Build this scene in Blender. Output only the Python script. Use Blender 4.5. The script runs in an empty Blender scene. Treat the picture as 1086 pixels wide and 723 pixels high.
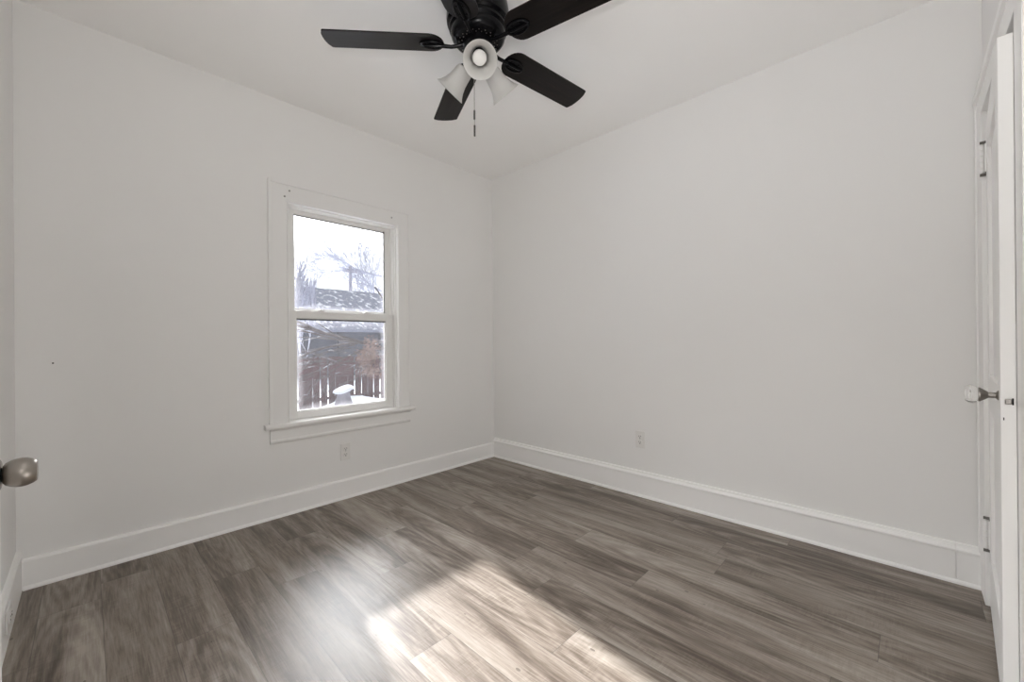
import bpy, bmesh, math, random
from mathutils import Vector, Matrix
PI = math.pi
scene = bpy.context.scene
C = scene.collection

# ------------------------------------------------------------------ camera
cam_data = bpy.data.cameras.new('camera')
cam = bpy.data.objects.new('camera', cam_data); C.objects.link(cam)
FW = Vector((0.71940204, 0.69459257, 0.00136813))
RT = Vector((0.69457795, -0.71937076, -0.00819707))
UP = Vector((0.00470943, -0.00684726, 0.99996547))
M = Matrix((( RT.x, UP.x, -FW.x, -2.6635), (RT.y, UP.y, -FW.y, -2.8203), (RT.z, UP.z, -FW.z, 1.0745), (0, 0, 0, 1)))
cam.matrix_world = M
cam_data.sensor_fit = 'HORIZONTAL'; cam_data.sensor_width = 36.0
cam_data.lens = 36.0 * 435.24 / 1086.0
cam_data.clip_start = 0.01; cam_data.clip_end = 300
scene.camera = cam

# ------------------------------------------------------------------ light
SUN_DIR = Vector((-0.155, -1.0, -0.462))           # the way the sunlight travels
world = bpy.data.worlds.new('sky'); scene.world = world
world.use_nodes = True
wn = world.node_tree; bg = wn.nodes['Background']
SKY_BASE, SKY_GLOW, SUN_E, HALL_E, BOUNCE_FILL_E, DOOR_E = 0.20, 30.0, 16.5, 1.2, 10.5, 10.0
def build_sky():
    """bright hazy winter sky, brightest on the side the low sun stands on"""
    n, l = wn.nodes, wn.links
    tc = n.new('ShaderNodeTexCoord')
    nm = n.new('ShaderNodeVectorMath'); nm.operation = 'NORMALIZE'; l.new(tc.outputs['Generated'], nm.inputs[0])
    dt = n.new('ShaderNodeVectorMath'); dt.operation = 'DOT_PRODUCT'; l.new(nm.outputs[0], dt.inputs[0])
    dt.inputs[1].default_value = Vector((0.22, 0.90, 0.38)).normalized()
    def m(op, a, b):
        k = n.new('ShaderNodeMath'); k.operation = op
        for i, v in enumerate((a, b)):
            if isinstance(v, (int, float)): k.inputs[i].default_value = v
            else: l.new(v, k.inputs[i])
        return k.outputs[0]
    glow = m('POWER', m('MAXIMUM', dt.outputs['Value'], 0.0), 5.0)
    sp = n.new('ShaderNodeSeparateXYZ'); l.new(nm.outputs[0], sp.inputs[0])
    high = m('MINIMUM', m('MAXIMUM', m('DIVIDE', m('SUBTRACT', sp.outputs[2], 0.20), 0.20), 0.0), 1.0)     # dimmer haze near the horizon
    l.new(m('ADD', SKY_BASE, m('MULTIPLY', m('MULTIPLY', glow, SKY_GLOW), m('ADD', 0.055, m('MULTIPLY', high, 0.945)))), bg.inputs['Strength'])
    bg.inputs['Color'].default_value = (0.95, 0.97, 1.0, 1)
build_sky()

def light(name, kind, loc, direction, energy, color=(1, 1, 1), **kw):
    d = bpy.data.lights.new(name, kind); d.energy = energy; d.color = color
    for k, v in kw.items(): setattr(d, k, v)
    o = bpy.data.objects.new(name, d); C.objects.link(o)
    o.location = loc
    o.rotation_euler = Vector(direction).to_track_quat('-Z', 'Y').to_euler()
    return o
light('sun', 'SUN', (0, 20, 12), SUN_DIR, SUN_E, (1.0, 0.975, 0.955), angle=math.radians(1.8))
light('hall_fill', 'AREA', (-4.1, -2.75, 1.35), (1, 0.05, 0.02), HALL_E, (1.0, 0.985, 0.965), shape='RECTANGLE', size=1.6, size_y=2.2)  # added fill lamp in the unseen hall, no known source there
light('ceiling_bounce_fill', 'AREA', (-2.74, -2.93, 1.20), (0.22, 0.25, 1), BOUNCE_FILL_E, (1.0, 0.99, 0.975), shape='DISK', size=0.22, spread=math.radians(150))  # unseen fill lamp added behind the camera, brightens the room off the ceiling
light('doorway_fill', 'AREA', (-2.93, -2.72, 0.98), (1, 0.45, 0.05), DOOR_E, (1.0, 0.99, 0.975), shape='RECTANGLE', size=0.42, size_y=1.7)  # extra lamp placed in the open doorway to lift the walls and baseboards
portal = light('window_portal', 'AREA', (-1.395, 0.12, 1.28), (0, -1, 0), 1, shape='RECTANGLE', size=0.8, size_y=1.42)
portal.data.cycles.is_portal = True

vs = scene.view_settings
vs.view_transform = 'Standard'; vs.look = 'None'; vs.gamma = 1; vs.use_curve_mapping = False
vs.exposure = 0.0
scene.cycles.max_bounces = 14; scene.cycles.diffuse_bounces = 10; scene.cycles.transparent_max_bounces = 12
scene.cycles.sample_clamp_indirect = 6.0
scene.cycles.use_denoising = True

# ------------------------------------------------------------------ materials
class NT:
    def __init__(s, name):
        s.m = bpy.data.materials.new(name); s.m.use_nodes = True
        s.t = s.m.node_tree; s.n = s.t.nodes; s.l = s.t.links
        s.b = s.n['Principled BSDF']; s.out = s.n['Material Output']
    def add(s, typ, **kw):
        n = s.n.new(typ)
        for k, v in kw.items(): setattr(n, k, v)
        return n
    def link(s, a, b): s.l.new(a, b)
    def math(s, op, a, b=None, clamp=False):
        n = s.n.new('ShaderNodeMath'); n.operation = op; n.use_clamp = clamp
        for i, v in enumerate((a, b)):
            if v is None: continue
            if isinstance(v, (int, float)): n.inputs[i].default_value = v
            else: s.l.new(v, n.inputs[i])
        return n.outputs[0]
    def noise(s, vec, scale, detail=3, rough=0.5, dist=0):
        n = s.n.new('ShaderNodeTexNoise'); n.inputs['Scale'].default_value = scale
        n.inputs['Detail'].default_value = detail; n.inputs['Roughness'].default_value = rough
        n.inputs['Distortion'].default_value = dist
        if vec is not None: s.l.new(vec, n.inputs['Vector'])
        return n.outputs['Fac']
    def mapping(s, vec, scale=(1, 1, 1), loc=(0, 0, 0)):
        n = s.n.new('ShaderNodeMapping'); n.inputs['Scale'].default_value = scale; n.inputs['Location'].default_value = loc
        s.l.new(vec, n.inputs['Vector']); return n.outputs[0]
    def ramp(s, fac, stops):
        n = s.n.new('ShaderNodeValToRGB'); s.l.new(fac, n.inputs[0])
        e = n.color_ramp.elements
        while len(e) > 1: e.remove(e[-1])
        e[0].position = stops[0][0]; e[0].color = (*stops[0][1], 1)
        for p, c in stops[1:]:
            q = e.new(p); q.color = (*c, 1)
        return n.outputs[0]
    def mix(s, fac, a, b, mode='MIX'):
        n = s.n.new('ShaderNodeMix'); n.data_type = 'RGBA'; n.blend_type = mode
        for sock, v in ((n.inputs[0], fac), (n.inputs[6], a), (n.inputs[7], b)):
            if isinstance(v, (int, float)): sock.default_value = v
            elif isinstance(v, tuple): sock.default_value = (*v, 1)
            else: s.l.new(v, sock)
        return n.outputs[2]
    def bump(s, h, strength, dist=0.01):
        n = s.n.new('ShaderNodeBump'); n.inputs['Strength'].default_value = strength; n.inputs['Distance'].default_value = dist
        s.l.new(h, n.inputs['Height']); s.l.new(n.outputs[0], s.b.inputs['Normal'])

def simple(name, col, rough=0.5, metal=0.0, spec=0.5, var=0.04, scale=12, bump=0.0, bscale=200):
    t = NT(name)
    g = t.add('ShaderNodeNewGeometry').outputs['Position']
    f = t.noise(g, scale, 4)
    c2 = tuple(max(0, min(1, x * (1 - var))) for x in col)
    t.link(t.mix(f, col, c2), t.b.inputs['Base Color'])
    t.b.inputs['Roughness'].default_value = rough; t.b.inputs['Metallic'].default_value = metal
    t.b.inputs['Specular IOR Level'].default_value = spec
    if bump: t.bump(t.noise(g, bscale, 3), bump, 0.002)
    return t.m

WALL = simple('wall_paint', (0.86, 0.855, 0.845), 0.62, spec=0.25, var=0.02, scale=1.4, bump=0.08, bscale=90)
CEIL = simple('ceiling_paint', (0.95, 0.945, 0.935), 0.8, spec=0.15, var=0.015, scale=1.2, bump=0.06, bscale=80)
TRIM_LIT = simple('trim_paint_bounce_lit', (0.94, 0.935, 0.925), 0.42, spec=0.45, var=0.02, scale=6, bump=0.05, bscale=60)  # same paint as the window trim, whitened to hold floor bounce on the baseboards
WTRIM = simple('window_trim_paint', (0.86, 0.855, 0.845), 0.42, spec=0.4, var=0.02, scale=6, bump=0.05, bscale=60)  # the same trim paint without the bounce light in its colour
SASH = simple('white_vinyl', (0.84, 0.835, 0.82), 0.4, spec=0.45, var=0.03, scale=20)
PLATE = simple('outlet_plastic', (0.80, 0.79, 0.77), 0.3, spec=0.5, var=0.01)
SLOT = simple('dark_slot', (0.05, 0.045, 0.04), 0.6)
BLACK = simple('black_metal', (0.004, 0.004, 0.005), 0.22, metal=0.0, spec=0.16, var=0.1)
NICKEL = simple('brushed_nickel', (0.34, 0.31, 0.28), 0.34, metal=1.0, var=0.15, scale=30)
AGED = simple('aged_metal', (0.30, 0.28, 0.26), 0.35, metal=1.0, var=0.2, scale=60)
CHAIN = simple('chain_metal', (0.42, 0.40, 0.38), 0.4, metal=0.6, var=0.1)
BULB = simple('bulb_glass', (0.80, 0.79, 0.77), 0.3, var=0.0)
DARK = simple('dark_gap', (0.02, 0.018, 0.016), 0.8)
GASKET = simple('dark_gasket', (0.10, 0.095, 0.09), 0.7)

def shade_mat():
    t = NT('frosted_white_glass')
    t.b.inputs['Base Color'].default_value = (0.70, 0.69, 0.67, 1); t.b.inputs['Roughness'].default_value = 0.35
    tr = t.add('ShaderNodeBsdfTranslucent'); tr.inputs['Color'].default_value = (0.75, 0.74, 0.72, 1)
    mx = t.add('ShaderNodeMixShader'); mx.inputs[0].default_value = 0.25
    t.link(t.b.outputs[0], mx.inputs[1]); t.link(tr.outputs[0], mx.inputs[2]); t.link(mx.outputs[0], t.out.inputs[0])
    return t.m
SHADE = shade_mat()

def blade_mat():
    t = NT('dark_walnut_blade')
    uv = t.add('ShaderNodeTexCoord').outputs['Object']
    v = t.mapping(uv, (3, 60, 10))
    f = t.noise(v, 1.0, 6, 0.6, 0.4)
    t.link(t.ramp(f, [(0.3, (0.004, 0.0035, 0.0035)), (0.55, (0.009, 0.007, 0.0065)), (0.75, (0.022, 0.015, 0.013))]), t.b.inputs['Base Color'])
    t.b.inputs['Roughness'].default_value = 0.36; t.b.inputs['Specular IOR Level'].default_value = 0.2
    t.bump(f, 0.15, 0.001)
    return t.m
BLADE = blade_mat()

def glass_mat(name, dirt):
    """window pane: clear, with dirt and frost that thickens at its edges"""
    t = NT(name)
    tr = t.add('ShaderNodeBsdfTransparent'); tr.inputs['Color'].default_value = (0.97, 0.975, 0.98, 1)
    gl = t.add('ShaderNodeBsdfGlossy'); gl.inputs['Roughness'].default_value = 0.02
    fr = t.add('ShaderNodeFresnel'); fr.inputs['IOR'].default_value = 1.3
    m1 = t.add('ShaderNodeMixShader'); t.link(fr.outputs[0], m1.inputs[0]); t.link(tr.outputs[0], m1.inputs[1]); t.link(gl.outputs[0], m1.inputs[2])
    tl = t.add('ShaderNodeBsdfTranslucent'); tl.inputs['Color'].default_value = (0.93, 0.92, 0.97, 1)
    gen = t.add('ShaderNodeTexCoord').outputs['Generated']
    sp = t.add('ShaderNodeSeparateXYZ'); t.link(gen, sp.inputs[0])
    dx = t.math('MINIMUM', sp.outputs[0], t.math('SUBTRACT', 1.0, sp.outputs[0]))
    dz = t.math('MINIMUM', sp.outputs[2], t.math('SUBTRACT', 1.0, sp.outputs[2]))
    e = t.math('MINIMUM', dx, dz)
    n = t.noise(t.mapping(gen, (1, 1, 1)), 9, 5, 0.6)
    edge = t.math('SUBTRACT', 1.0, t.math('DIVIDE', e, t.math('MULTIPLY', n, 0.14)), clamp=True)
    fac = t.math('ADD', t.math('MULTIPLY', edge, 0.035), t.math('MULTIPLY', n, dirt), clamp=True)
    m2 = t.add('ShaderNodeMixShader'); t.link(fac, m2.inputs[0]); t.link(m1.outputs[0], m2.inputs[1]); t.link(tl.outputs[0], m2.inputs[2])
    t.link(m2.outputs[0], t.out.inputs[0])
    return t.m
GLASS_UP = glass_mat('upper_pane_glass', 0.008)
GLASS_LOW = glass_mat('lower_pane_glass', 0.020)

def crystal():
    t = NT('clear_glass_knob')
    t.b.inputs['Base Color'].default_value = (0.95, 0.95, 0.94, 1); t.b.inputs['Roughness'].default_value = 0.05
    t.b.inputs['Transmission Weight'].default_value = 0.85; t.b.inputs['IOR'].default_value = 1.3
    return t.m
CRYSTAL = crystal()

def floor_mat():
    t = NT('grey_brown_vinyl_plank')
    uv = t.add('ShaderNodeUVMap'); uv.uv_map = 'plank'          # metres: u across the plank from its left edge, v along it
    at = t.add('ShaderNodeAttribute'); at.attribute_name = 'plank_random'
    sc = t.add('ShaderNodeSeparateColor'); t.link(at.outputs['Color'], sc.inputs[0])
    r1, r2, r3 = sc.outputs[0], sc.outputs[1], sc.outputs[2]
    su = t.add('ShaderNodeSeparateXYZ'); t.link(uv.outputs[0], su.inputs[0])
    cb = t.add('ShaderNodeCombineXYZ'); t.link(su.outputs[0], cb.inputs[0]); t.link(su.outputs[1], cb.inputs[1]); t.link(t.math('MULTIPLY', r2, 97.0), cb.inputs[2])
    P = cb.outputs[0]
    broad = t.noise(t.mapping(P, (11, 1.1, 1)), 1.0, 3, 0.55, 0.6)       # dark and light streaks along the plank
    fine = t.noise(t.mapping(P, (170, 9, 1)), 1.0, 5, 0.65, 0.3)          # grain
    saw = t.noise(t.mapping(P, (16, 95, 1)), 1.0, 3, 0.7)                # cross-cut saw marks
    sawm = t.noise(t.mapping(P, (9, 4, 1)), 1.0, 2, 0.5)
    # cathedral grain
    wv = t.add('ShaderNodeTexWave'); wv.wave_type = 'RINGS'; wv.rings_direction = 'Z'
    wp = t.mapping(P, (1.0, 0.14, 0), (-0.089, -0.06, 0))
    t.link(wp, wv.inputs['Vector']); wv.inputs['Scale'].default_value = 15; wv.inputs['Distortion'].default_value = 5.0
    wv.inputs['Detail'].default_value = 3; wv.inputs['Detail Scale'].default_value = 1.2
    ring = wv.outputs['Fac']
    tone = t.math('ADD', t.math('MULTIPLY', t.math('SUBTRACT', broad, 0.5), 1.6), t.math('MULTIPLY', t.math('SUBTRACT', r1, 0.5), 0.20))
    tone = t.math('ADD', tone, t.math('MULTIPLY', t.math('SUBTRACT', fine, 0.5), 0.95))
    ringm = t.math('MULTIPLY', t.math('GREATER_THAN', r3, 0.55), 0.16)
    tone = t.math('ADD', tone, t.math('MULTIPLY', t.math('SUBTRACT', ring, 0.5), ringm))
    sm = t.math('MULTIPLY', t.math('SUBTRACT', sawm, 0.42), 3.0, clamp=True)
    tone = t.math('ADD', tone, t.math('MULTIPLY', t.math('MULTIPLY', t.math('SUBTRACT', saw, 0.5), sm), 0.62))
    tone = t.math('ADD', tone, 0.5, clamp=True)
    col = t.ramp(tone, [(0.10, (0.078, 0.057, 0.042)), (0.36, (0.158, 0.127, 0.102)), (0.55, (0.240, 0.202, 0.168)), (0.78, (0.325, 0.284, 0.244)), (1.0, (0.42, 0.375, 0.327))])
    # fine seams
    u, v = su.outputs[0], su.outputs[1]
    du = t.math('MINIMUM', u, t.math('SUBTRACT', 0.178, u))
    dv = t.math('MINIMUM', v, t.math('SUBTRACT', 1.22, v))
    seam = t.math('LESS_THAN', t.math('MINIMUM', du, dv), 0.0011)
    col = t.mix(t.math('MULTIPLY', seam, 0.55), col, (0.05, 0.042, 0.036))
    knots = t.add('ShaderNodeTexVoronoi'); knots.inputs['Scale'].default_value = 1.0
    t.link(t.mapping(P, (9, 4.5, 1)), knots.inputs['Vector'])
    kn = t.math('LESS_THAN', knots.outputs['Distance'], 0.045)
    col = t.mix(t.math('MULTIPLY', kn, 0.6), col, (0.05, 0.038, 0.03))
    t.link(col, t.b.inputs['Base Color'])
    t.link(t.math('ADD', 0.33, t.math('MULTIPLY', fine, 0.16)), t.b.inputs['Roughness'])
    t.b.inputs['Specular IOR Level'].default_value = 0.5
    h = t.math('SUBTRACT', t.math('ADD', t.math('MULTIPLY', fine, 0.4), t.math('MULTIPLY', t.math('MULTIPLY', saw, sm), 0.5)), t.math('MULTIPLY', seam, 1.5))
    t.bump(h, 0.35, 0.0012)
    return t.m
FLOOR = floor_mat()

def snow_topped(name, col, col2, cover=0.35, scale=3.0):
    """snow lying on whatever faces up"""
    t = NT(name)
    g = t.add('ShaderNodeNewGeometry')
    sp = t.add('ShaderNodeSeparateXYZ'); t.link(g.outputs['Normal'], sp.inputs[0])
    n = t.noise(g.outputs['Position'], scale, 4)
    m = t.math('MULTIPLY', t.math('SUBTRACT', t.math('ADD', sp.outputs[2], t.math('MULTIPLY', t.math('SUBTRACT', n, 0.5), 1.4)), cover), 6, clamp=True)
    base = t.mix(t.noise(g.outputs['Position'], scale * 4, 3), col, col2)
    t.link(t.mix(m, base, (0.80, 0.82, 0.88)), t.b.inputs['Base Color'])
    t.b.inputs['Roughness'].default_value = 0.85; t.b.inputs['Specular IOR Level'].default_value = 0.1
    return t.m
SNOW = simple('snow', (0.80, 0.83, 0.90), 0.8, spec=0.1, var=0.12, scale=5, bump=0.4, bscale=14)
SNOWROOF = snow_topped('snow_patched_shingles', (0.13, 0.14, 0.19), (0.40, 0.42, 0.50), 0.86, 3.2)
FENCE = simple('red_fence_stain', (0.085, 0.030, 0.032), 0.8, spec=0.15, var=0.35, scale=5)
BARK = snow_topped('snowy_bark', (0.045, 0.036, 0.036), (0.08, 0.066, 0.064), 0.92, 5.0)
TWIG = snow_topped('frosted_hazy_twig', (0.30, 0.31, 0.37), (0.44, 0.45, 0.51), 0.7, 6.0)  # frost, with haze mixed into the pale bluish tone
LEAF = simple('dead_brown_leaf', (0.27, 0.17, 0.13), 0.8, var=0.5, scale=9)
SIDING = simple('grey_siding', (0.085, 0.095, 0.12), 0.8, spec=0.1, var=0.1, scale=2)
SIDETRIM = simple('dark_post_paint', (0.07, 0.075, 0.09), 0.8, spec=0.1)
POLE = simple('weathered_pole', (0.46, 0.45, 0.50), 0.9, spec=0.1, var=0.3)

# ------------------------------------------------------------------ helpers
def mesh(name, bm, mat, parent=None, smooth=False, bevel=0, seg=2):
    me = bpy.data.meshes.new(name)
    bmesh.ops.recalc_face_normals(bm, faces=bm.faces)
    bm.to_mesh(me); bm.free()
    me.materials.append(mat)
    if smooth:
        for p in me.polygons: p.use_smooth = True
        try: me.set_sharp_from_angle(angle=math.radians(38))
        except Exception: pass
    o = bpy.data.objects.new(name, me); C.objects.link(o)
    if parent is not None: o.parent = parent
    if bevel:
        b = o.modifiers.new('bevel', 'BEVEL'); b.width = bevel; b.segments = seg; b.limit_method = 'ANGLE'; b.angle_limit = math.radians(40)
    return o
def box(bm, x0, x1, y0, y1, z0, z1):
    vs_ = [bm.verts.new((x, y, z)) for x in (x0, x1) for y in (y0, y1) for z in (z0, z1)]
    for f in ((0, 1, 3, 2), (4, 6, 7, 5), (0, 4, 5, 1), (2, 3, 7, 6), (0, 2, 6, 4), (1, 5, 7, 3)):
        bm.faces.new([vs_[i] for i in f])
def boxes(*bs):
    bm = bmesh.new()
    for b in bs: box(bm, *b)
    return bm
def lathe(bm, prof, n=32, mat=Matrix(), cap=True):
    """prof: (r, h) pairs about the local z axis"""
    rings = []
    for r, h in prof:
        if r < 1e-5: rings.append([bm.verts.new(mat @ Vector((0, 0, h)))])
        else: rings.append([bm.verts.new(mat @ Vector((r * math.cos(2 * PI * i / n), r * math.sin(2 * PI * i / n), h))) for i in range(n)])
    for a, b in zip(rings, rings[1:]):
        for i in range(n):
            j = (i + 1) % n
            if len(a) == 1 and len(b) == 1: continue
            if len(a) == 1: bm.faces.new((a[0], b[i], b[j]))
            elif len(b) == 1: bm.faces.new((a[i], a[j], b[0]))
            else: bm.faces.new((a[i], a[j], b[j], b[i]))
    if cap:
        for r in (rings[0], rings[-1]):
            if len(r) > 1: bm.faces.new(r)
def tube(bm, pts, radii, n=8, cap=True):
    pts = [Vector(p) for p in pts]
    rings = []
    for i, p in enumerate(pts):
        d = (pts[min(i + 1, len(pts) - 1)] - pts[max(i - 1, 0)]).normalized()
        a = d.orthogonal().normalized() if i == 0 else (rings_a - d * rings_a.dot(d)).normalized()
        rings_a = a
        b = d.cross(a); r = radii[i] if hasattr(radii, '__len__') else radii
        rings.append([bm.verts.new(p + a * (r * math.cos(2 * PI * k / n)) + b * (r * math.sin(2 * PI * k / n))) for k in range(n)])
    for a, b in zip(rings, rings[1:]):
        for k in range(n): bm.faces.new((a[k], a[(k + 1) % n], b[(k + 1) % n], b[k]))
    if cap: bm.faces.new(rings[0][::-1]); bm.faces.new(rings[-1])
def sweep(bm, prof, A, B, out, up=Vector((0, 0, 1))):
    """extrude a profile of (outward, height) points from A to B"""
    A, B, out = Vector(A), Vector(B), Vector(out)
    ra = [bm.verts.new(A + out * o + up * h) for o, h in prof]
    rb = [bm.verts.new(B + out * o + up * h) for o, h in prof]
    n = len(prof)
    for i in range(n): bm.faces.new((ra[i], ra[(i + 1) % n], rb[(i + 1) % n], rb[i]))
    bm.faces.new(ra); bm.faces.new(rb[::-1])
def prism(bm, outline, z0, z1, mat=Matrix()):
    a = [bm.verts.new(mat @ Vector((x, y, z0))) for x, y in outline]
    b = [bm.verts.new(mat @ Vector((x, y, z1))) for x, y in outline]
    n = len(a)
    for i in range(n): bm.faces.new((a[i], a[(i + 1) % n], b[(i + 1) % n], b[i]))
    bm.faces.new(a[::-1]); bm.faces.new(b)
def empty(name, loc=(0, 0, 0), rot=(0, 0, 0)):
    o = bpy.data.objects.new(name, None); C.objects.link(o); o.location = loc; o.rotation_euler = rot; o.empty_display_size = 0.1
    return o
def tag(o, label, cat, group=None, kind=None):
    o['label'] = label; o['category'] = cat
    if group: o['group'] = group
    if kind: o['kind'] = kind
    return o
def struct(name, bm, mat, label=None, bevel=0):
    o = mesh(name, bm, mat, bevel=bevel); o['kind'] = 'structure'
    if label: o['label'] = label
    o['category'] = name.split('_')[0]
    return o

# ------------------------------------------------------------------ room shell
XL, YB, H = -2.884, -3.056, 2.6
T = 0.16
WX0, WX1, WZ0, WZ1 = -1.80, -0.985, 0.55, 1.985
struct('wall_window', boxes((XL - T, WX0, 0, T, 0, H), (WX1, T, 0, T, 0, H), (WX0, WX1, 0, T, 0, WZ0), (WX0, WX1, 0, T, WZ1, H)), WALL, 'white painted wall with the window')
struct('wall_right', boxes((0, T, YB - 0.9, 0, 0, H)), WALL, 'plain white wall on the right')
DY0, DY1, DZ = -3.03, -2.38, 2.02
struct('wall_left', boxes((XL - T, XL, DY1, 0, 0, H), (XL - T, XL, YB - T, DY0, 0, H), (XL - T, XL, DY0, DY1, DZ, H)), WALL, 'white wall at the left edge')
CX1, CX0, CZ = -0.165, -0.880, 1.985      # closet opening
struct('wall_back', boxes((CX1, 0, YB - T, YB, 0, H), (XL, CX0, YB - T, YB, 0, H), (CX0, CX1, YB - T, YB, CZ, H)), WALL, 'white wall holding the closet door')
struct('ceiling', boxes((XL - T, T, YB - 0.9, T, H, H + 0.1)), CEIL, 'flat white ceiling')
struct('wall_closet', boxes((-1.1, -1.0, YB - 0.9, YB - T, 0, H), (-1.0, 0, YB - 0.9, YB - 0.8, 0, H)), WALL, 'closet wall behind the door')
struct('wall_hall', boxes((-4.4, -4.3, -4.0, -1.6, 0, H), (-4.3, XL - T, -4.0, -3.9, 0, H), (-4.3, XL - T, -1.7, -1.6, 0, H), (-4.4, XL - T, -4.0, -1.6, H, H + 0.1)), WALL, 'hallway wall behind the camera')

# floor: planks as faces of one mesh, each with its own random value and its own plank coordinates
def build_floor():
    random.seed(11)
    bm = bmesh.new(); uvl = bm.loops.layers.uv.new('plank'); cl = bm.loops.layers.float_color.new('plank_random')
    Wd, L = 0.178, 1.22
    joints = {-2: -0.7, -1: -0.35, 0: -0.20, 1: -0.93, 2: -0.555, 3: -0.80, 4: -0.38, 5: -1.055, 6: -0.71, 7: -0.43, 8: -0.196, 9: -0.72, 10: -0.30, 11: -0.95, 12: -0.90, 13: -0.585, 14: -1.14, 15: -0.2}
    X0, X1, Y0, Y1 = XL - 0.12, 0.05, YB - 0.85, 0.05
    for k in range(-2, 16):
        xa = -2.625 + k * Wd
        j = joints.get(k, random.uniform(-1.2, 0))
        y = j
        while y < Y1: y += L
        while y > Y0:
            ya, yb = y - L, y
            x0, x1, y0, y1 = max(xa, X0), min(xa + Wd, X1), max(ya, Y0), min(yb, Y1)
            if x1 > x0 and y1 > y0:
                vv = [bm.verts.new((a, b, 0)) for a, b in ((x0, y0), (x1, y0), (x1, y1), (x0, y1))]
                f = bm.faces.new(vv); c = (random.random(), random.random(), random.random(), 1)
                for lp in f.loops:
                    lp[uvl].uv = (lp.vert.co.x - xa, lp.vert.co.y - ya); lp[cl] = c
            y -= L
    # hallway floor beyond the doorway, then the slab's underside
    o = mesh('floor', bm, FLOOR); o['kind'] = 'structure'; o['category'] = 'floor'; o['label'] = 'grey brown wood plank floor'
    s = o.modifiers.new('thickness', 'SOLIDIFY'); s.thickness = 0.05; s.offset = -1
    return o
build_floor()
struct('floor_hall', boxes((-4.4, XL - 0.12, -4.0, -1.6, -0.05, 0)), FLOOR, 'hallway floor')

# baseboards
flat = [(0, 0), (0.018, 0), (0.018, 0.122), (0.012, 0.130), (0, 0.132)]
cap = [(0, 0), (0.020, 0), (0.020, 0.138), (0.027, 0.143), (0.027, 0.150), (0.020, 0.157), (0.014, 0.160), (0.011, 0.172), (0, 0.175)]
shoe = lambda d: [(d, 0), (d + 0.010, 0), (d + 0.009, 0.008), (d + 0.004, 0.014), (d, 0.016)]
bm = bmesh.new(); sweep(bm, flat, (XL, 0, 0), (0, 0, 0), (0, -1, 0)); sweep(bm, shoe(0.018), (XL + 0.02, 0, 0), (-0.02, 0, 0), (0, -1, 0))
struct('baseboard_window', bm, TRIM_LIT, 'flat white baseboard under the window')
bm = bmesh.new()
sweep(bm, cap, (0, -0.018, 0), (0, -2.9640, 0), (-1, 0, 0)); sweep(bm, cap, (0, -2.9651, 0), (0, YB + 0.02, 0), (-1, 0, 0))
sweep(bm, shoe(0.020), (0, -0.03, 0), (0, YB + 0.02, 0), (-1, 0, 0))
struct('baseboard_right', bm, TRIM_LIT, 'white baseboard with moulded cap')
bm = bmesh.new(); sweep(bm, flat[:2] + [(0.018, 0.16), (0.010, 0.170), (0, 0.172)], (XL, 0, 0), (XL, DY1 + 0.12, 0), (1, 0, 0))
struct('baseboard_left', bm, TRIM_LIT, 'white baseboard on the left wall')

# ------------------------------------------------------------------ window
win = empty('window_1', (-1.39, 0, 0.57)); win['kind'] = 'structure'; win['category'] = 'window'; win['label'] = 'white double-hung window with wide flat casing'
def wpart(name, bm, mat, parent=None, **k):
    """built in world coordinates, stored relative to the parent"""
    par = parent or win
    org = Vector((0, 0, 0)); q = par
    while q is not None: org += q.location; q = q.parent
    for v in bm.verts: v.co -= org
    return mesh(name, bm, mat, par, **k)
OX0, OX1, OZ = -1.893, -0.905, 2.088       # casing outside
IX0, IX1, IZ = -1.787, -1.000, 1.970       # casing inside
wpart('casing', boxes((OX0, IX0, -0.018, 0, 0.575, OZ), (OX0, OX0 + 0.016, -0.024, -0.016, 0.575, OZ)), WTRIM, bevel=0.002)
wpart('casing', boxes((IX1, OX1, -0.018, 0, 0.575, OZ), (OX1 - 0.016, OX1, -0.024, -0.016, 0.575, OZ)), WTRIM, bevel=0.002)
wpart('casing', boxes((IX0, IX1, -0.018, 0, IZ, OZ - 0.001), (OX0 + 0.016, OX1 - 0.016, -0.025, -0.016, OZ - 0.02, OZ + 0.001)), WTRIM, bevel=0.002)
def ring(x0, x1, z0, z1, w, y0, y1, bm=None, wb=None, wt=None):
    bm = bm or bmesh.new(); wb = w if wb is None else wb; wt = w if wt is None else wt
    box(bm, x0, x0 + w, y0, y1, z0, z1); box(bm, x1 - w, x1, y0, y1, z0, z1)
    if wb: box(bm, x0 + w, x1 - w, y0, y1, z0, z0 + wb)
    if wt: box(bm, x0 + w, x1 - w, y0, y1, z1 - wt, z1)
    return bm
bm = ring(IX0, IX1, 0.575, IZ, 0.008, -0.022, 0.02, wb=0)
ring(IX0 - 0.013, IX1 + 0.015, 0.56, IZ + 0.015, 0.030, 0.012, 0.035, bm, wb=0.0)
wpart('window_stop', bm, WTRIM, bevel=0.0025)
bm = ring(WX0, WX1, WZ0, WZ1, 0.035, 0.035, T - 0.005, wb=0.03, wt=0.03)
box(bm, WX1 - 0.047, WX1 - 0.035, 0.068, 0.078, WZ0 + 0.03, WZ1 - 0.03); box(bm, WX0 + 0.035, WX0 + 0.047, 0.068, 0.078, WZ0 + 0.03, WZ1 - 0.03)
wpart('window_frame', bm, SASH, bevel=0.002)
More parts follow.
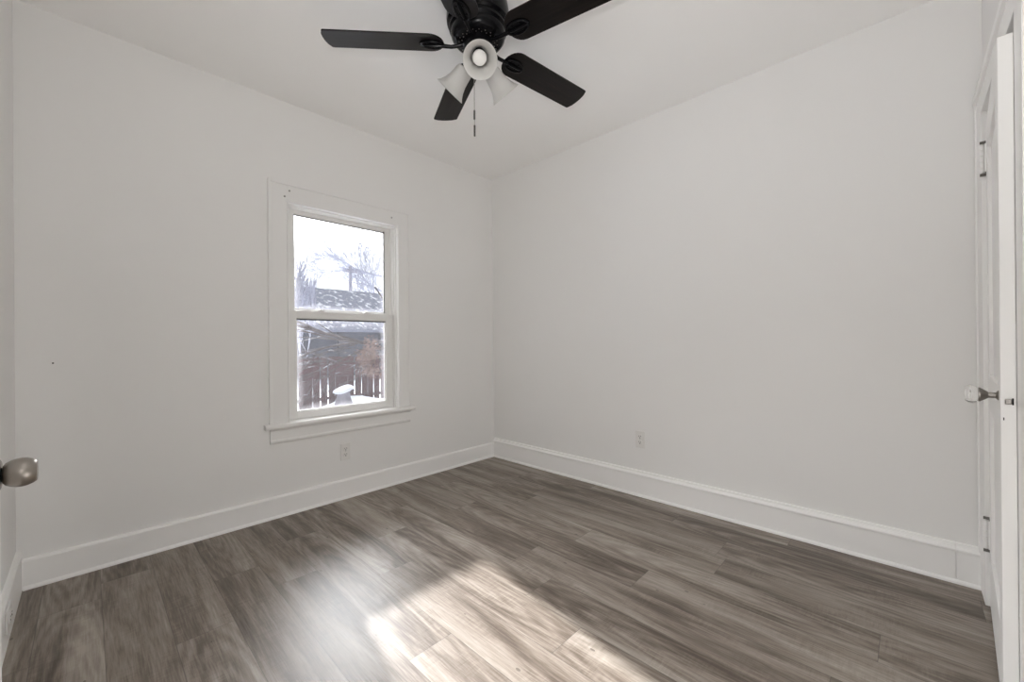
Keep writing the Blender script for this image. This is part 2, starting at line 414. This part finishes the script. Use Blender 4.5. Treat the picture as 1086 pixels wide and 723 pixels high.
# stool and apron
bm = bmesh.new()
sp_ = [(-0.04, 0.548), (0.036, 0.548), (0.043, 0.553), (0.046, 0.560), (0.046, 0.568), (0.043, 0.575), (0.036, 0.579), (-0.04, 0.579)]
sweep(bm, sp_, (OX0 - 0.028, 0, 0), (OX1 + 0.028, 0, 0), (0, -1, 0))
wpart('window_stool', bm, WTRIM, smooth=False, bevel=0.0015)
bm = bmesh.new()
ap = [(0, 0.455), (0.010, 0.455), (0.019, 0.463), (0.021, 0.474), (0.015, 0.482), (0.015, 0.535), (0.022, 0.541), (0.030, 0.548), (0, 0.548)]
sweep(bm, ap, (OX0 + 0.004, 0, 0), (OX1 - 0.004, 0, 0), (0, -1, 0))
wpart('window_apron', bm, WTRIM, bevel=0.001)
# sashes
GU = (-1.716, -1.064, 1.300, 1.928); GL = (-1.716, -1.081, 0.628, 1.237)
def sash(name, x0, x1, z0, z1, g, y0, y1):
    bm = boxes((x0, g[0], y0, y1, z0, z1), (g[1], x1, y0, y1, z0, z1), (g[0], g[1], y0, y1, z0, g[2]), (g[0], g[1], y0, y1, g[3], z1))
    # glazing bead
    b = 0.007
    for q in ((g[0], g[0] + b, g[2], g[3]), (g[1] - b, g[1], g[2], g[3]), (g[0], g[1], g[2], g[2] + b), (g[0], g[1], g[3] - b, g[3])):
        box(bm, q[0], q[1], y0 + 0.012, y1 - 0.008, q[2], q[3])
    return wpart(name, bm, SASH, bevel=0.0018)
low = sash('lower_sash', -1.764, -1.022, 0.582, 1.288, GL, 0.042, 0.070)
upp = sash('upper_sash', -1.764, -1.022, 1.245, 1.965, GU, 0.080, 0.108)
wpart('window_pane', boxes((GL[0] + 0.001, GL[1] - 0.001, 0.056, 0.060, GL[2] + 0.001, GL[3] - 0.001)), GLASS_LOW, low)['label'] = 'hazy lower pane with frosted edges'
wpart('window_pane', boxes((GU[0] + 0.001, GU[1] - 0.001, 0.094, 0.098, GU[2] + 0.001, GU[3] - 0.001)), GLASS_UP, upp)
wpart('gasket', boxes((GU[0], GU[1], 0.086, 0.090, GU[3] - 0.012, GU[3] - 0.006)), GASKET, upp)
wpart('gasket', boxes((GU[1] - 0.008, GU[1] - 0.004, 0.086, 0.090, GU[2], GU[3])), GASKET, upp)
wpart('gasket', boxes((GL[0], GL[1], 0.050, 0.055, GL[3] - 0.009, GL[3] - 0.001)), GASKET, low)
for cx in (-1.553, -1.225):
    bm = boxes((cx - 0.030, cx + 0.030, 0.048, 0.072, 1.288, 1.293))
    lathe(bm, [(0.019, 1.293), (0.018, 1.301), (0.012, 1.305), (0, 1.306)], 20, Matrix.Translation((cx, 0.060, 0)))
    box(bm, cx - 0.022, cx + 0.002, 0.046, 0.056, 1.293, 1.299)
    wpart('sash_lock', bm, SASH, low, bevel=0.001)
for x, z in ((-1.772, 2.036), (-1.800, 1.995), (-1.060, 2.018)):
    bm = bmesh.new(); lathe(bm, [(0.006, 0), (0.006, 0.003), (0.003, 0.006), (0, 0.0065)], 12, Matrix.Translation((x, -0.018, z)) @ Matrix.Rotation(PI / 2, 4, 'X'))
    s = wpart('curtain_screw', bm, simple('painted_screw', (0.40, 0.39, 0.37), 0.5))

# ------------------------------------------------------------------ outlets
def outlet(loc, rz, label, horizontal=False):
    r = empty('wall_outlet', loc, (0, 0, rz))
    tag(r, label, 'electrical outlet')
    k = Matrix.Rotation(PI / 2, 4, 'Y') if horizontal else Matrix()
    def P(name, bm, mat, par=r, **kw):
        bmesh.ops.transform(bm, matrix=k, verts=bm.verts); return mesh(name, bm, mat, par, **kw)
    P('cover_plate', boxes((-0.036, 0.036, -0.0065, 0, -0.058, 0.058)), PLATE, bevel=0.003)
    for z in (0.0195, -0.0195):
        bm = bmesh.new()
        o = []
        for i in range(24):
            a = 2 * PI * i / 24; o.append((0.017 * math.cos(a), max(-0.0135, min(0.0135, 0.017 * math.sin(a)))))
        prism(bm, o, 0, 0.003, Matrix.Translation((0, -0.0065, z)) @ Matrix.Rotation(PI / 2, 4, 'X'))
        q = P('receptacle', bm, PLATE)
        bm = boxes((-0.0075, -0.0050, -0.0102, -0.0085, z - 0.001, z + 0.008), (0.0050, 0.0075, -0.0102, -0.0085, z + 0.000, z + 0.008))
        lathe(bm, [(0.0032, 0), (0.0032, 0.0017)], 12, Matrix.Translation((0, -0.0085, z - 0.0075)) @ Matrix.Rotation(PI / 2, 4, 'X'))
        P('slot', bm, SLOT, q)
    bm = bmesh.new(); lathe(bm, [(0.0032, 0), (0.003, 0.001), (0, 0.0013)], 12, Matrix.Translation((0, -0.0065, 0)) @ Matrix.Rotation(PI / 2, 4, 'X'))
    P('screw', bm, simple('plate_screw', (0.55, 0.54, 0.52), 0.4))
    return r
outlet((-1.420, 0, 0.321), 0, 'white duplex outlet on the wall just below the window')
outlet((0, -1.480, 0.390), -PI / 2, 'white duplex outlet on the plain right-hand wall')
outlet((XL + 0.018, -0.50, 0.106), PI / 2, 'white duplex outlet set sideways in the left wall baseboard', True)

nail = mesh('nail', bmesh.new(), SLOT); bm = bmesh.new()
lathe(bm, [(0.0015, 0), (0.0015, 0.004), (0.0035, 0.0045), (0.0035, 0.0055), (0, 0.006)], 12, Matrix.Rotation(PI / 2, 4, 'X')); bm.to_mesh(nail.data); bm.free()
nail.location = (-2.772, 0, 0.993)
tag(nail, 'small dark nail in the white wall left of the window', 'nail')

# ------------------------------------------------------------------ closet door (far right), ajar
# casing round the opening
FY = YB + 0.020
bm = boxes((CX1 + 0.004, -0.004, YB, FY, 0, 2.085), (CX0 - 0.145, CX0 + 0.003, YB, FY, 0, 2.085), (CX0 - 0.004, CX1 + 0.004, YB, FY, CZ - 0.004, 2.085),
           (-0.022, -0.004, FY - 0.002, FY + 0.006, 0, 2.085), (CX0 - 0.145, CX0 - 0.127, FY - 0.002, FY + 0.006, 0, 2.085), (CX0 - 0.150, -0.002, FY - 0.002, FY + 0.010, 2.065, 2.092))
struct('trim_closet', bm, TRIM_LIT, 'white casing around the closet door', bevel=0.002)
bm = boxes((CX1 - 0.012, CX1 + 0.004, YB - T, YB - 0.001, 0, CZ), (CX0 - 0.004, CX0 + 0.012, YB - T, YB - 0.001, 0, CZ), (CX0, CX1, YB - T, YB - 0.001, CZ - 0.016, CZ),
           (CX1 - 0.024, CX1 - 0.012, YB - 0.055, YB - 0.042, 0, CZ - 0.016))
struct('trim_jamb', bm, TRIM_LIT, 'white jamb lining the closet opening')
TH = 0.060
dr = empty('door_1', (CX1 - 0.010, YB + 0.008, 0), (0, 0, PI - TH)); dr['kind'] = 'structure'; dr['category'] = 'door'; dr['label'] = 'white closet door standing slightly ajar, glass knob'
# leaf: local +x from hinge to free edge, local -y... face to the room is local -y (world +y)
LW, LT, LH = 0.700, 0.030, 1.922
bm = bmesh.new()
st, rl = 0.105, 0.12
box(bm, 0.0, st, 0, LT, 0.010, LH); box(bm, LW - st, LW, 0, LT, 0.010, LH)
for z0, z1 in ((0.010, 0.22), (0.80, 0.93), (LH - rl, LH)): box(bm, st, LW - st, 0, LT, z0, z1)
box(bm, st, LW - st, 0.010, LT - 0.010, 0.2, LH - 0.1)
mesh('door_panel', bm, TRIM_LIT, dr, bevel=0.002)
for z in (0.290, 1.790):
    hb = boxes((-0.014, 0.012, -0.0035, 0.001, z - 0.055, z + 0.055))
    for k in range(5):
        a = z - 0.055 + k * 0.022
        lathe(hb, [(0.0062, a + 0.001), (0.0062, a + 0.021)], 12, Matrix.Translation((-0.006, -0.0115, 0)))
    for zz in (z - 0.058, z + 0.055): lathe(hb, [(0.004, zz), (0.0055, zz + 0.0015), (0.004, zz + 0.004)], 12, Matrix.Translation((-0.006, -0.0115, 0)))
    h = mesh('hinge', hb, TRIM_LIT, dr); GAPM = simple('painted_gap', (0.16, 0.15, 0.14), 0.8)
    g = boxes((-0.0120, 0.0015, -0.0165, 0.001, z - 0.069, z - 0.0605), (-0.0120, 0.0015, -0.0165, 0.001, z + 0.0605, z + 0.068), (-0.0015, 0.0015, -0.0015, 0.004, z - 0.0600, z - 0.035), (-0.0015, 0.0015, -0.0015, 0.004, z + 0.03, z + 0.06))
    mesh('hinge_gap', g, GAPM, h)
kz, kx = 0.905, LW - 0.062
Rk = Matrix.Translation((kx, 0, kz)) @ Matrix.Rotation(PI / 2, 4, 'X')
bm = bmesh.new(); lathe(bm, [(0.0, 0), (0.014, 0), (0.014, 0.002), (0.011, 0.004), (0.0085, 0.006), (0.0085, 0.010), (0.0085, 0.020), (0.012, 0.024), (0.019, 0.034), (0.021, 0.036), (0.021, 0.040), (0.0, 0.040)], 24, Rk)
kb = mesh('knob_base', bm, AGED, dr, smooth=True)
bm = bmesh.new(); lathe(bm, [(0.0, 0.0402), (0.018, 0.0402), (0.024, 0.044), (0.028, 0.052), (0.027, 0.060), (0.021, 0.067), (0.0, 0.069)], 12, Rk)
mesh('door_knob', bm, CRYSTAL, dr)['label'] = 'clear faceted glass knob'
# latch and lock edge
mesh('latch_plate', boxes((LW - 0.001, LW + 0.0012, 0.004, 0.026, 0.825, 0.965)), TRIM_LIT, dr)
lt = mesh('latch_bolt', boxes((LW + 0.001, LW + 0.009, 0.008, 0.021, 0.888, 0.903)), AGED, dr, bevel=0.002)
mesh('latch_gap', boxes((LW + 0.0008, LW + 0.0016, 0.021, 0.0245, 0.886, 0.905)), DARK, lt)
mesh('key_slot', boxes((LW + 0.0008, LW + 0.0017, 0.005, 0.007, 0.842, 0.850)), DARK, dr)

# ------------------------------------------------------------------ entry door folded back against the left wall: knob reaches into view
d2 = empty('door_2', (-2.776, -2.365, 0)); d2['kind'] = 'structure'; d2['category'] = 'door'; d2['label'] = 'white entry door open against the left wall, nickel knob'
L2 = 0.760
mesh('door_panel', boxes((-0.035, 0, 0, L2, 0.01, 1.99)), TRIM_LIT, d2, bevel=0.002)
ky = 0.700
Rk = Matrix.Translation((0, ky, 0.846)) @ Matrix.Rotation(PI / 2, 4, 'Y')
bm = bmesh.new(); lathe(bm, [(0, 0), (0.030, 0), (0.030, 0.003), (0.024, 0.006), (0, 0.006)], 28, Rk)
mesh('rosette', bm, NICKEL, d2, smooth=True)
bm = bmesh.new(); lathe(bm, [(0.0125, 0.005), (0.0125, 0.008), (0, 0.008)], 24, Rk)
mesh('knob_neck', bm, BLACK, d2, smooth=True)
bm = bmesh.new(); lathe(bm, [(0, 0.0075), (0.0150, 0.0078), (0.0195, 0.0110), (0.0230, 0.0170), (0.0252, 0.0240), (0.0258, 0.0300), (0.0248, 0.0365), (0.0222, 0.0430), (0.0190, 0.0475), (0.0175, 0.0483), (0, 0.0487)], 40, Rk)
mesh('door_knob', bm, NICKEL, d2, smooth=True)['label'] = 'brushed nickel egg-shaped knob'

# ------------------------------------------------------------------ ceiling fan
FX, FYc = -1.444, -1.449
fan = empty('ceiling_fan', (FX, FYc, H))
tag(fan, 'black five-blade ceiling fan with three frosted bell lights', 'ceiling fan')
ZB = 2.397 - H
def fp(name, bm, mat, par=None, **k): return mesh(name, bm, mat, par or fan, **k)
bm = bmesh.new()
lathe(bm, [(0, 0), (0.120, 0), (0.128, -0.008), (0.133, -0.03), (0.138, -0.06), (0.140, -0.095), (0.138, -0.112), (0.130, -0.118), (0.127, -0.121), (0.129, -0.125), (0.129, -0.140), (0.124, -0.146), (0.121, -0.149), (0.122, -0.153), (0.118, -0.172), (0.108, -0.186), (0.095, -0.192), (0, -0.192)], 56)
motor = fp('motor_housing', bm, BLACK, smooth=True)
bm = bmesh.new()
for i in range(20):
    a = 2 * PI * i / 20
    for r in (0.085, 0.073):
        lathe(bm, [(0.0028, -0.1935), (0.002, -0.1955), (0, -0.196)], 8, Matrix.Translation((r * math.cos(a + r * 40), r * math.sin(a + r * 40), 0)))
fp('vent_studs', bm, AGED, motor)
bm = bmesh.new()
lathe(bm, [(0, -0.190), (0.066, -0.190), (0.068, -0.200), (0.068, -0.212), (0.060, -0.216), (0.056, -0.222), (0.056, -0.262), (0.050, -0.270), (0.036, -0.275), (0.030, -0.290), (0.034, -0.300), (0.038, -0.312), (0.034, -0.330), (0.020, -0.340), (0.012, -0.350), (0, -0.352)], 40)
hub = fp('switch_housing', bm, BLACK, smooth=True)
PH, PT = 1.151, 0.189
def blade_outline():
    pts = []; w = 0.071; r0, r1 = 0.152, 0.671
    rr = 0.070
    for i in range(13):                                   # rounded root
        a = PI / 2 + PI * i / 12
        pts.append((r0 + 0.062 + 0.062 * math.cos(a), w * math.sin(a)))
    for i in range(4):
        a = -PI / 2 + (PI / 2) * i / 3
        pts.append((r1 - 0.022 + 0.010 * math.cos(a), -w + 0.010 + 0.010 * math.sin(a)))
    for t_ in (-0.6, -0.2, 0.2, 0.6): pts.append((r1 - 0.012 * t_ * t_, w * t_))
    for i in range(4):
        a = (PI / 2) * i / 3
        pts.append((r1 - 0.022 + 0.010 * math.cos(a), w - 0.010 + 0.010 * math.sin(a)))
    return pts
for k in range(5):
    a = PH + k * 2 * PI / 5
    Rz = Matrix.Rotation(a, 4, 'Z'); tilt = Matrix.Rotation(-PT, 4, 'X')
    bm = bmesh.new(); prism(bm, blade_outline(), 0.0, 0.006)
    bl = fp('blade', bm, BLADE, bevel=0.0015)
    bl.matrix_local = Matrix.Translation((0, 0, ZB)) @ Rz @ tilt
    # blade iron: arm and looped medallion under the blade
    bm = bmesh.new()
    tube(bm, [(0.060, 0, 0.006), (0.085, 0, -0.004), (0.120, 0, -0.010), (0.165, 0, -0.007)], [0.011, 0.009, 0.008, 0.009], 10)
    o = [(0.205 + 0.056 * math.cos(t_), 0.034 * math.sin(t_)) for t_ in [2 * PI * i / 28 for i in range(28)]]
    prism(bm, o, -0.005, 0.0)
    o2 = [Vector((0.205 + 0.050 * math.cos(t_), 0.028 * math.sin(t_), -0.006)) for t_ in [2 * PI * i / 28 for i in range(29)]]
    tube(bm, o2, 0.0048, 8, cap=False)
    tube(bm, [(0.162, 0, -0.008), (0.19, 0, -0.010), (0.235, 0, -0.009), (0.252, 0, -0.006)], [0.005, 0.006, 0.006, 0.004], 8)
    for bx, by in ((0.185, 0.014), (0.225, 0.014), (0.185, -0.014), (0.225, -0.014)):
        lathe(bm, [(0.004, -0.005), (0.004, -0.008), (0, -0.009)], 10, Matrix.Translation((bx, by, 0)))
    ir = fp('blade_iron', bm, BLACK, smooth=True)
    ir.matrix_local = Matrix.Translation((0, 0, ZB - 0.0005)) @ Rz @ tilt
# light kit
AZ = math.radians(-129)
prof = [(0.028, 0.0), (0.036, 0.005), (0.039, 0.016), (0.0405, 0.036), (0.0440, 0.060), (0.0515, 0.084), (0.0610, 0.103), (0.0715, 0.117)]
for k in range(3):
    a = AZ + k * 2 * PI / 3
    D = Vector((math.cos(a) * math.cos(math.radians(43)), math.sin(a) * math.cos(math.radians(43)), -math.sin(math.radians(43))))
    neck = Vector((math.cos(a) * 0.064, math.sin(a) * 0.064, -0.292))
    Mx = Matrix.Translation(neck) @ D.to_track_quat('Z', 'Y').to_matrix().to_4x4()
    bm = bmesh.new()
    tube(bm, [(math.cos(a) * 0.03, math.sin(a) * 0.03, -0.255), (math.cos(a) * 0.050, math.sin(a) * 0.050, -0.268), tuple(neck - D * 0.010), tuple(neck + D * 0.002)], [0.012, 0.013, 0.014, 0.014], 12)
    lathe(bm, [(0, -0.012), (0.020, -0.012), (0.028, -0.004), (0.030, 0.004), (0.030, 0.014), (0.0, 0.0145)], 28, Mx)
    so = fp('lamp_socket', bm, BLACK, smooth=True)
    bm = bmesh.new(); t_ = 0.003
    inner = [(r - t_, h) for r, h in reversed(prof)]
    lathe(bm, [(r, h) for r, h in prof] + [(prof[-1][0] - 0.001, prof[-1][1] + 0.001)] + inner, 44, Mx, cap=False)
    sh = fp('lamp_shade', bm, SHADE, smooth=True)
    bm = bmesh.new(); lathe(bm, [(0.012, 0.0146), (0.013, 0.030), (0.020, 0.034), (0.027, 0.044), (0.0300, 0.054), (0.0285, 0.063), (0.021, 0.069), (0.009, 0.0715), (0, 0.072)], 28, Mx)
    fp('light_bulb', bm, BULB, so, smooth=True)
def chain(x, y, z0, z1, zp):
    bm = bmesh.new(); tube(bm, [(x, y, z0), (x, y, z1)], 0.0011, 6)
    z = z0
    while z > z1:
        bmesh.ops.create_icosphere(bm, subdivisions=1, radius=0.0019, matrix=Matrix.Translation((x, y, z))); z -= 0.0062
    c = fp('pull_chain', bm, CHAIN)
    bm = bmesh.new(); lathe(bm, [(0.0015, z1), (0.0042, z1 - 0.003), (0.0042, zp + 0.002), (0.002, zp), (0, zp)], 12, Matrix.Translation((x, y, 0)))
    fp('chain_pull', bm, simple('pull_fob', (0.10, 0.09, 0.085), 0.4, metal=0.3), c, smooth=True)
chain(-0.028, -0.002, -0.255, -0.503, -0.546)
chain(-0.010, 0.018, -0.255, -0.555, -0.607)

# ------------------------------------------------------------------ outdoors
GZ = -0.90
def at(px, dy):
    """where a sight line through the window stands dy metres beyond the camera"""
    return -2.6635 + dy * math.tan(0.8029 + math.atan((px - 543) / 435.24)), dy - 2.82
def ground():
    random.seed(5); bm = bmesh.new(); nx, ny = 150, 110; X0, X1, Y0, Y1 = -14, 34, 0.3, 60
    g = []
    for i in range(nx + 1):
        row = []
        for j in range(ny + 1):
            x = X0 + (X1 - X0) * i / nx; y = Y0 + (Y1 - Y0) * (j / ny) ** 1.5
            z = GZ + 0.42 * math.exp(-((x - 2.6) / 0.9) ** 2 - ((y - 8.6) / 0.7) ** 2) + 0.12 * math.exp(-((y - 9.2) / 0.7) ** 2) + 0.05 * math.sin(x * 1.3 + y) + 0.05 * math.cos(y * 1.1 - x * 0.6)
            row.append(bm.verts.new((x, y, z)))
        g.append(row)
    for i in range(nx):
        for j in range(ny): bm.faces.new((g[i][j], g[i + 1][j], g[i + 1][j + 1], g[i][j + 1]))
    o = mesh('snowy_ground', bm, SNOW, smooth=True); o['kind'] = 'structure'; o['category'] = 'ground'; o['label'] = 'snow covered yard'
ground()

# red board fence
FYD, FZ = 9.5, 0.66
random.seed(8)
fence = empty('board_fence', (4.0, FYD, GZ)); tag(fence, 'red wooden board fence across the snowy yard', 'fence')
x = -3.4
nb = 0
while x < 5.2:
    w = 0.185 + random.uniform(-0.006, 0.006); gap = random.choice((0.012, 0.03, 0.03, 0.045, 0.004))
    top = FZ - GZ + random.uniform(-0.012, 0.012)
    bm = bmesh.new()
    prism(bm, [(x, 0.0), (x + w, 0.0), (x + w, top - 0.02), (x + w - 0.02, top), (x + 0.02, top), (x, top - 0.02)], 0, 0.02, Matrix.Rotation(PI / 2, 4, 'X'))
    mesh('board', bm, FENCE, fence); nb += 1
    x += w + gap
for z in (0.30, 1.30): mesh('rail', boxes((-3.4, 5.2, 0.0, 0.05, z, z + 0.09)), FENCE, fence)
for px_ in (-3.0, -0.6, 1.8, 4.2): mesh('post', boxes((px_, px_ + 0.1, 0.05, 0.15, -0.1, FZ - GZ - 0.03)), FENCE, fence)

# neighbouring house beyond the fence
hs = empty('house', (13.0, 24, GZ)); tag(hs, 'grey house with snow patched roof behind the red fence', 'house')
mesh('wall', boxes((-11, 9, -3, 3, 0, 2.75)), SIDING, hs)
bm = bmesh.new()
rp = [(-3.6, 2.60), (-3.6, 2.75), (0.3, 5.5), (4.2, 2.75), (4.2, 2.60)]
a = [bm.verts.new((-7.0, y, z)) for y, z in rp]; b = [bm.verts.new((9.6, y, z)) for y, z in rp]
for i in range(5): bm.faces.new((a[i], a[(i + 1) % 5], b[(i + 1) % 5], b[i]))
bm.faces.new(a); bm.faces.new(b[::-1])
mesh('roof', bm, SNOWROOF, hs)
bm = bmesh.new()
rp = [(-3.4, 2.55), (-3.4, 2.7), (0.3, 4.0), (4.2, 2.7), (4.2, 2.55)]
a = [bm.verts.new((-11.6, y, z)) for y, z in rp]; b = [bm.verts.new((-7.0, y, z)) for y, z in rp]
for i in range(5): bm.faces.new((a[i], a[(i + 1) % 5], b[(i + 1) % 5], b[i]))
bm.faces.new(a); bm.faces.new(b[::-1])
mesh('roof', bm, SNOWROOF, hs)
for x in (-10.6, -8.2, -5.6, -3.0, 0.0): mesh('porch_post', boxes((x, x + 0.35, -3.25, -3.0, 0, 2.6)), SIDETRIM, hs)

# trees: bare branching growth
def branch(bm, p, d, L, r, depth, rnd, spread=0.55, up=0.12, tips=None, kink=0.18, tmin=0.004):
    pts = [p.copy()]; rad = [r]; q = p.copy(); dd = d.normalized(); n = 5
    for i in range(n):
        dd = (dd + Vector((rnd.uniform(-kink, kink), rnd.uniform(-kink, kink), rnd.uniform(-kink, kink) + up * 0.3))).normalized()
        q = q + dd * (L / n); pts.append(q.copy()); rad.append(max(r * (1 - 0.45 * (i + 1) / n), tmin))
    tube(bm, pts, rad, 5 if r < 0.03 else 7, cap=True)
    if depth == 0:
        if tips is not None: tips += pts[2:]
        return
    for i in range(2, n + 1):
        for _ in range(1 if i < n else 2):
            nd = (dd + Vector((rnd.uniform(-1, 1), rnd.uniform(-1, 1), rnd.uniform(-0.7, 1))) * spread + Vector((0, 0, up))).normalized()
            branch(bm, pts[i], nd, L * rnd.uniform(0.5, 0.75), rad[i] * 0.6, depth - 1, rnd, spread, up, tips, kink, tmin)
def tree(name, base, d, L, r, depth, seed, mat, label, cat='tree', limbs=(), spread=0.55, up=0.15, leafmat=None, nleaf=0, leafbox=None, group=None):
    rnd = random.Random(seed); o = empty(name, base); tag(o, label, cat, group)
    bm = bmesh.new(); tips = []
    tmin = 0.013 if name == 'frosted_tree' else 0.005
    branch(bm, Vector((0, 0, 0)), Vector(d), L, r, depth, rnd, spread, up, tips, tmin=tmin)
    for (p, dd, l, rr, dp, sp, u) in limbs: branch(bm, Vector(p), Vector(dd), l, rr, dp, rnd, sp, u, tips, 0.13, tmin)
    mesh('branches', bm, mat, o)
    if nleaf:
        bl = bmesh.new()
        sel = [t for t in tips if leafbox is None or (leafbox[0] < t.x < leafbox[1] and leafbox[2] < t.z < leafbox[3])]
        for i in range(nleaf if sel else 0):
            c = rnd.choice(sel) + Vector((rnd.uniform(-.16, .16), rnd.uniform(-.16, .16), rnd.uniform(-.18, .12)))
            s = rnd.uniform(0.018, 0.034)
            m = Matrix.Translation(c) @ Matrix.Rotation(rnd.uniform(0, PI), 4, Vector((rnd.uniform(-1, 1), rnd.uniform(-1, 1), rnd.uniform(-1, 1))).normalized())
            v = [bl.verts.new(m @ Vector(q)) for q in ((-s, 0, 0), (0, -s * 0.5, 0.3 * s), (s, 0, 0), (0, s * 0.5, 0.3 * s))]
            bl.faces.new((v[0], v[1], v[2])); bl.faces.new((v[0], v[2], v[3]))
        mesh('leaves', bl, leafmat, o)['kind'] = 'stuff'
    return o
# tree by the right of the view: its limbs reach left across the lower pane
tx, ty = at(432, 10.0)
tree('bare_tree', (tx, ty, GZ), (0.10, 0, 1), 2.5, 0.11, 1, 3, BARK, 'bare tree with brown dead leaves reaching in front of the red fence',
     limbs=(((0, 0, 1.62), (-1, 0.05, 0.24), 2.9, 0.062, 2, 0.32, 0.0), ((0, 0, 1.95), (-1, 0.2, 0.06), 2.9, 0.036, 3, 0.34, -0.03), ((0, 0, 2.15), (-1, -0.2, 0.0), 2.7, 0.026, 3, 0.34, -0.03),
            ((0, 0, 1.72), (-0.9, -0.2, 0.02), 1.5, 0.024, 3, 0.5, -0.04), ((0, 0, 1.35), (-1, 0.1, -0.14), 2.4, 0.018, 1, 0.3, 0.0)), leafmat=LEAF, nleaf=1500, leafbox=(-1.45, -0.3, 1.25, 2.2))
# frosted trees standing before and behind the house
def frosted(px, dy, L, r, depth, seed, label, spread, up, limbs=()):
    x, y = at(px, dy)
    return tree('frosted_tree', (x, y, GZ), (0, 0, 1), L, r, depth, seed, TWIG, label, 'tree', spread=spread, up=up, limbs=limbs, group='frosted trees about the grey house')
frosted(322, 18.0, 2.25, 0.055, 4, 31, 'narrow frosted bare tree with a pointed top, left of the upper pane', 0.36, 0.3)
frosted(407, 38.0, 6.0, 0.2, 4, 47, 'tall frosted tree with a spreading crown, right of the upper pane', 0.6, 0.1,
        limbs=(((0, 0, 7.0), (-1, 0, 0.42), 2.4, 0.12, 3, 0.5, 0.05), ((0, 0, 8.6), (-1, 0.1, 0.16), 3.0, 0.11, 4, 0.45, 0.0), ((0, 0, 6.2), (-1, 0, 0.15), 1.6, 0.10, 3, 0.5, 0.0)))
# utility pole with crossarm and wires
ux, uy = at(372, 32.5)
pl = empty('utility_pole', (ux, uy, GZ)); tag(pl, 'grey utility pole rising above the snowy roof', 'utility pole')
bm = bmesh.new(); lathe(bm, [(0.20, 0), (0.12, 8.2), (0, 8.22)], 12); mesh('pole', bm, POLE, pl)
mesh('crossarm', boxes((-0.6, 0.6, -0.06, 0.06, 7.66, 7.78)), POLE, pl)
for x in (-0.52, -0.22, 0.22, 0.52):
    bm = bmesh.new(); lathe(bm, [(0.06, 7.78), (0.09, 7.88), (0.04, 7.96), (0, 7.97)], 10, Matrix.Translation((x, 0, 0))); mesh('insulator', bm, POLE, pl)
for k, (z0, z1, lb) in enumerate(((6.9, 6.2, 'topmost thin power line running right from the utility pole'), (5.9, 5.7, 'middle thin power line running right from the utility pole'), (5.3, 5.2, 'lowest thin power line, just above the snowy roof'))):
    bm = bmesh.new()
    P0, P1 = Vector((ux + 0.30, uy, GZ + z0)), Vector((ux + 14, uy + 1 + k, GZ + z1))
    tube(bm, [P0.lerp(P1, t) - Vector((0, 0, 0.7 * 4 * t * (1 - t))) for t in [i / 12 for i in range(13)]], 0.028, 5)
    w = mesh('power_line', bm, POLE); tag(w, lb, 'power line', 'power lines from the pole')
# snow-capped stump
st_ = empty('stump', (at(364, 11.2)[0], at(364, 11.2)[1], GZ + 0.33)); tag(st_, 'grey stump with a thick cap of snow in the yard', 'stump')
bm = bmesh.new(); lathe(bm, [(0, -0.05), (0.24, -0.05), (0.19, 0.12), (0.16, 0.26), (0.18, 0.32), (0, 0.32)], 14); mesh('wood', bm, snow_topped('stump_wood', (0.16, 0.15, 0.17), (0.3, 0.29, 0.32), 0.5, 8), st_, smooth=True)
bm = bmesh.new(); lathe(bm, [(0, 0.30), (0.19, 0.30), (0.245, 0.33), (0.23, 0.39), (0.15, 0.44), (0, 0.46)], 20)
for v in bm.verts: v.co.x *= 1.15; v.co.z += 0.03 * math.sin(v.co.x * 9) + 0.08 * v.co.x
mesh('snow_cap', bm, SNOW, st_, smooth=True)
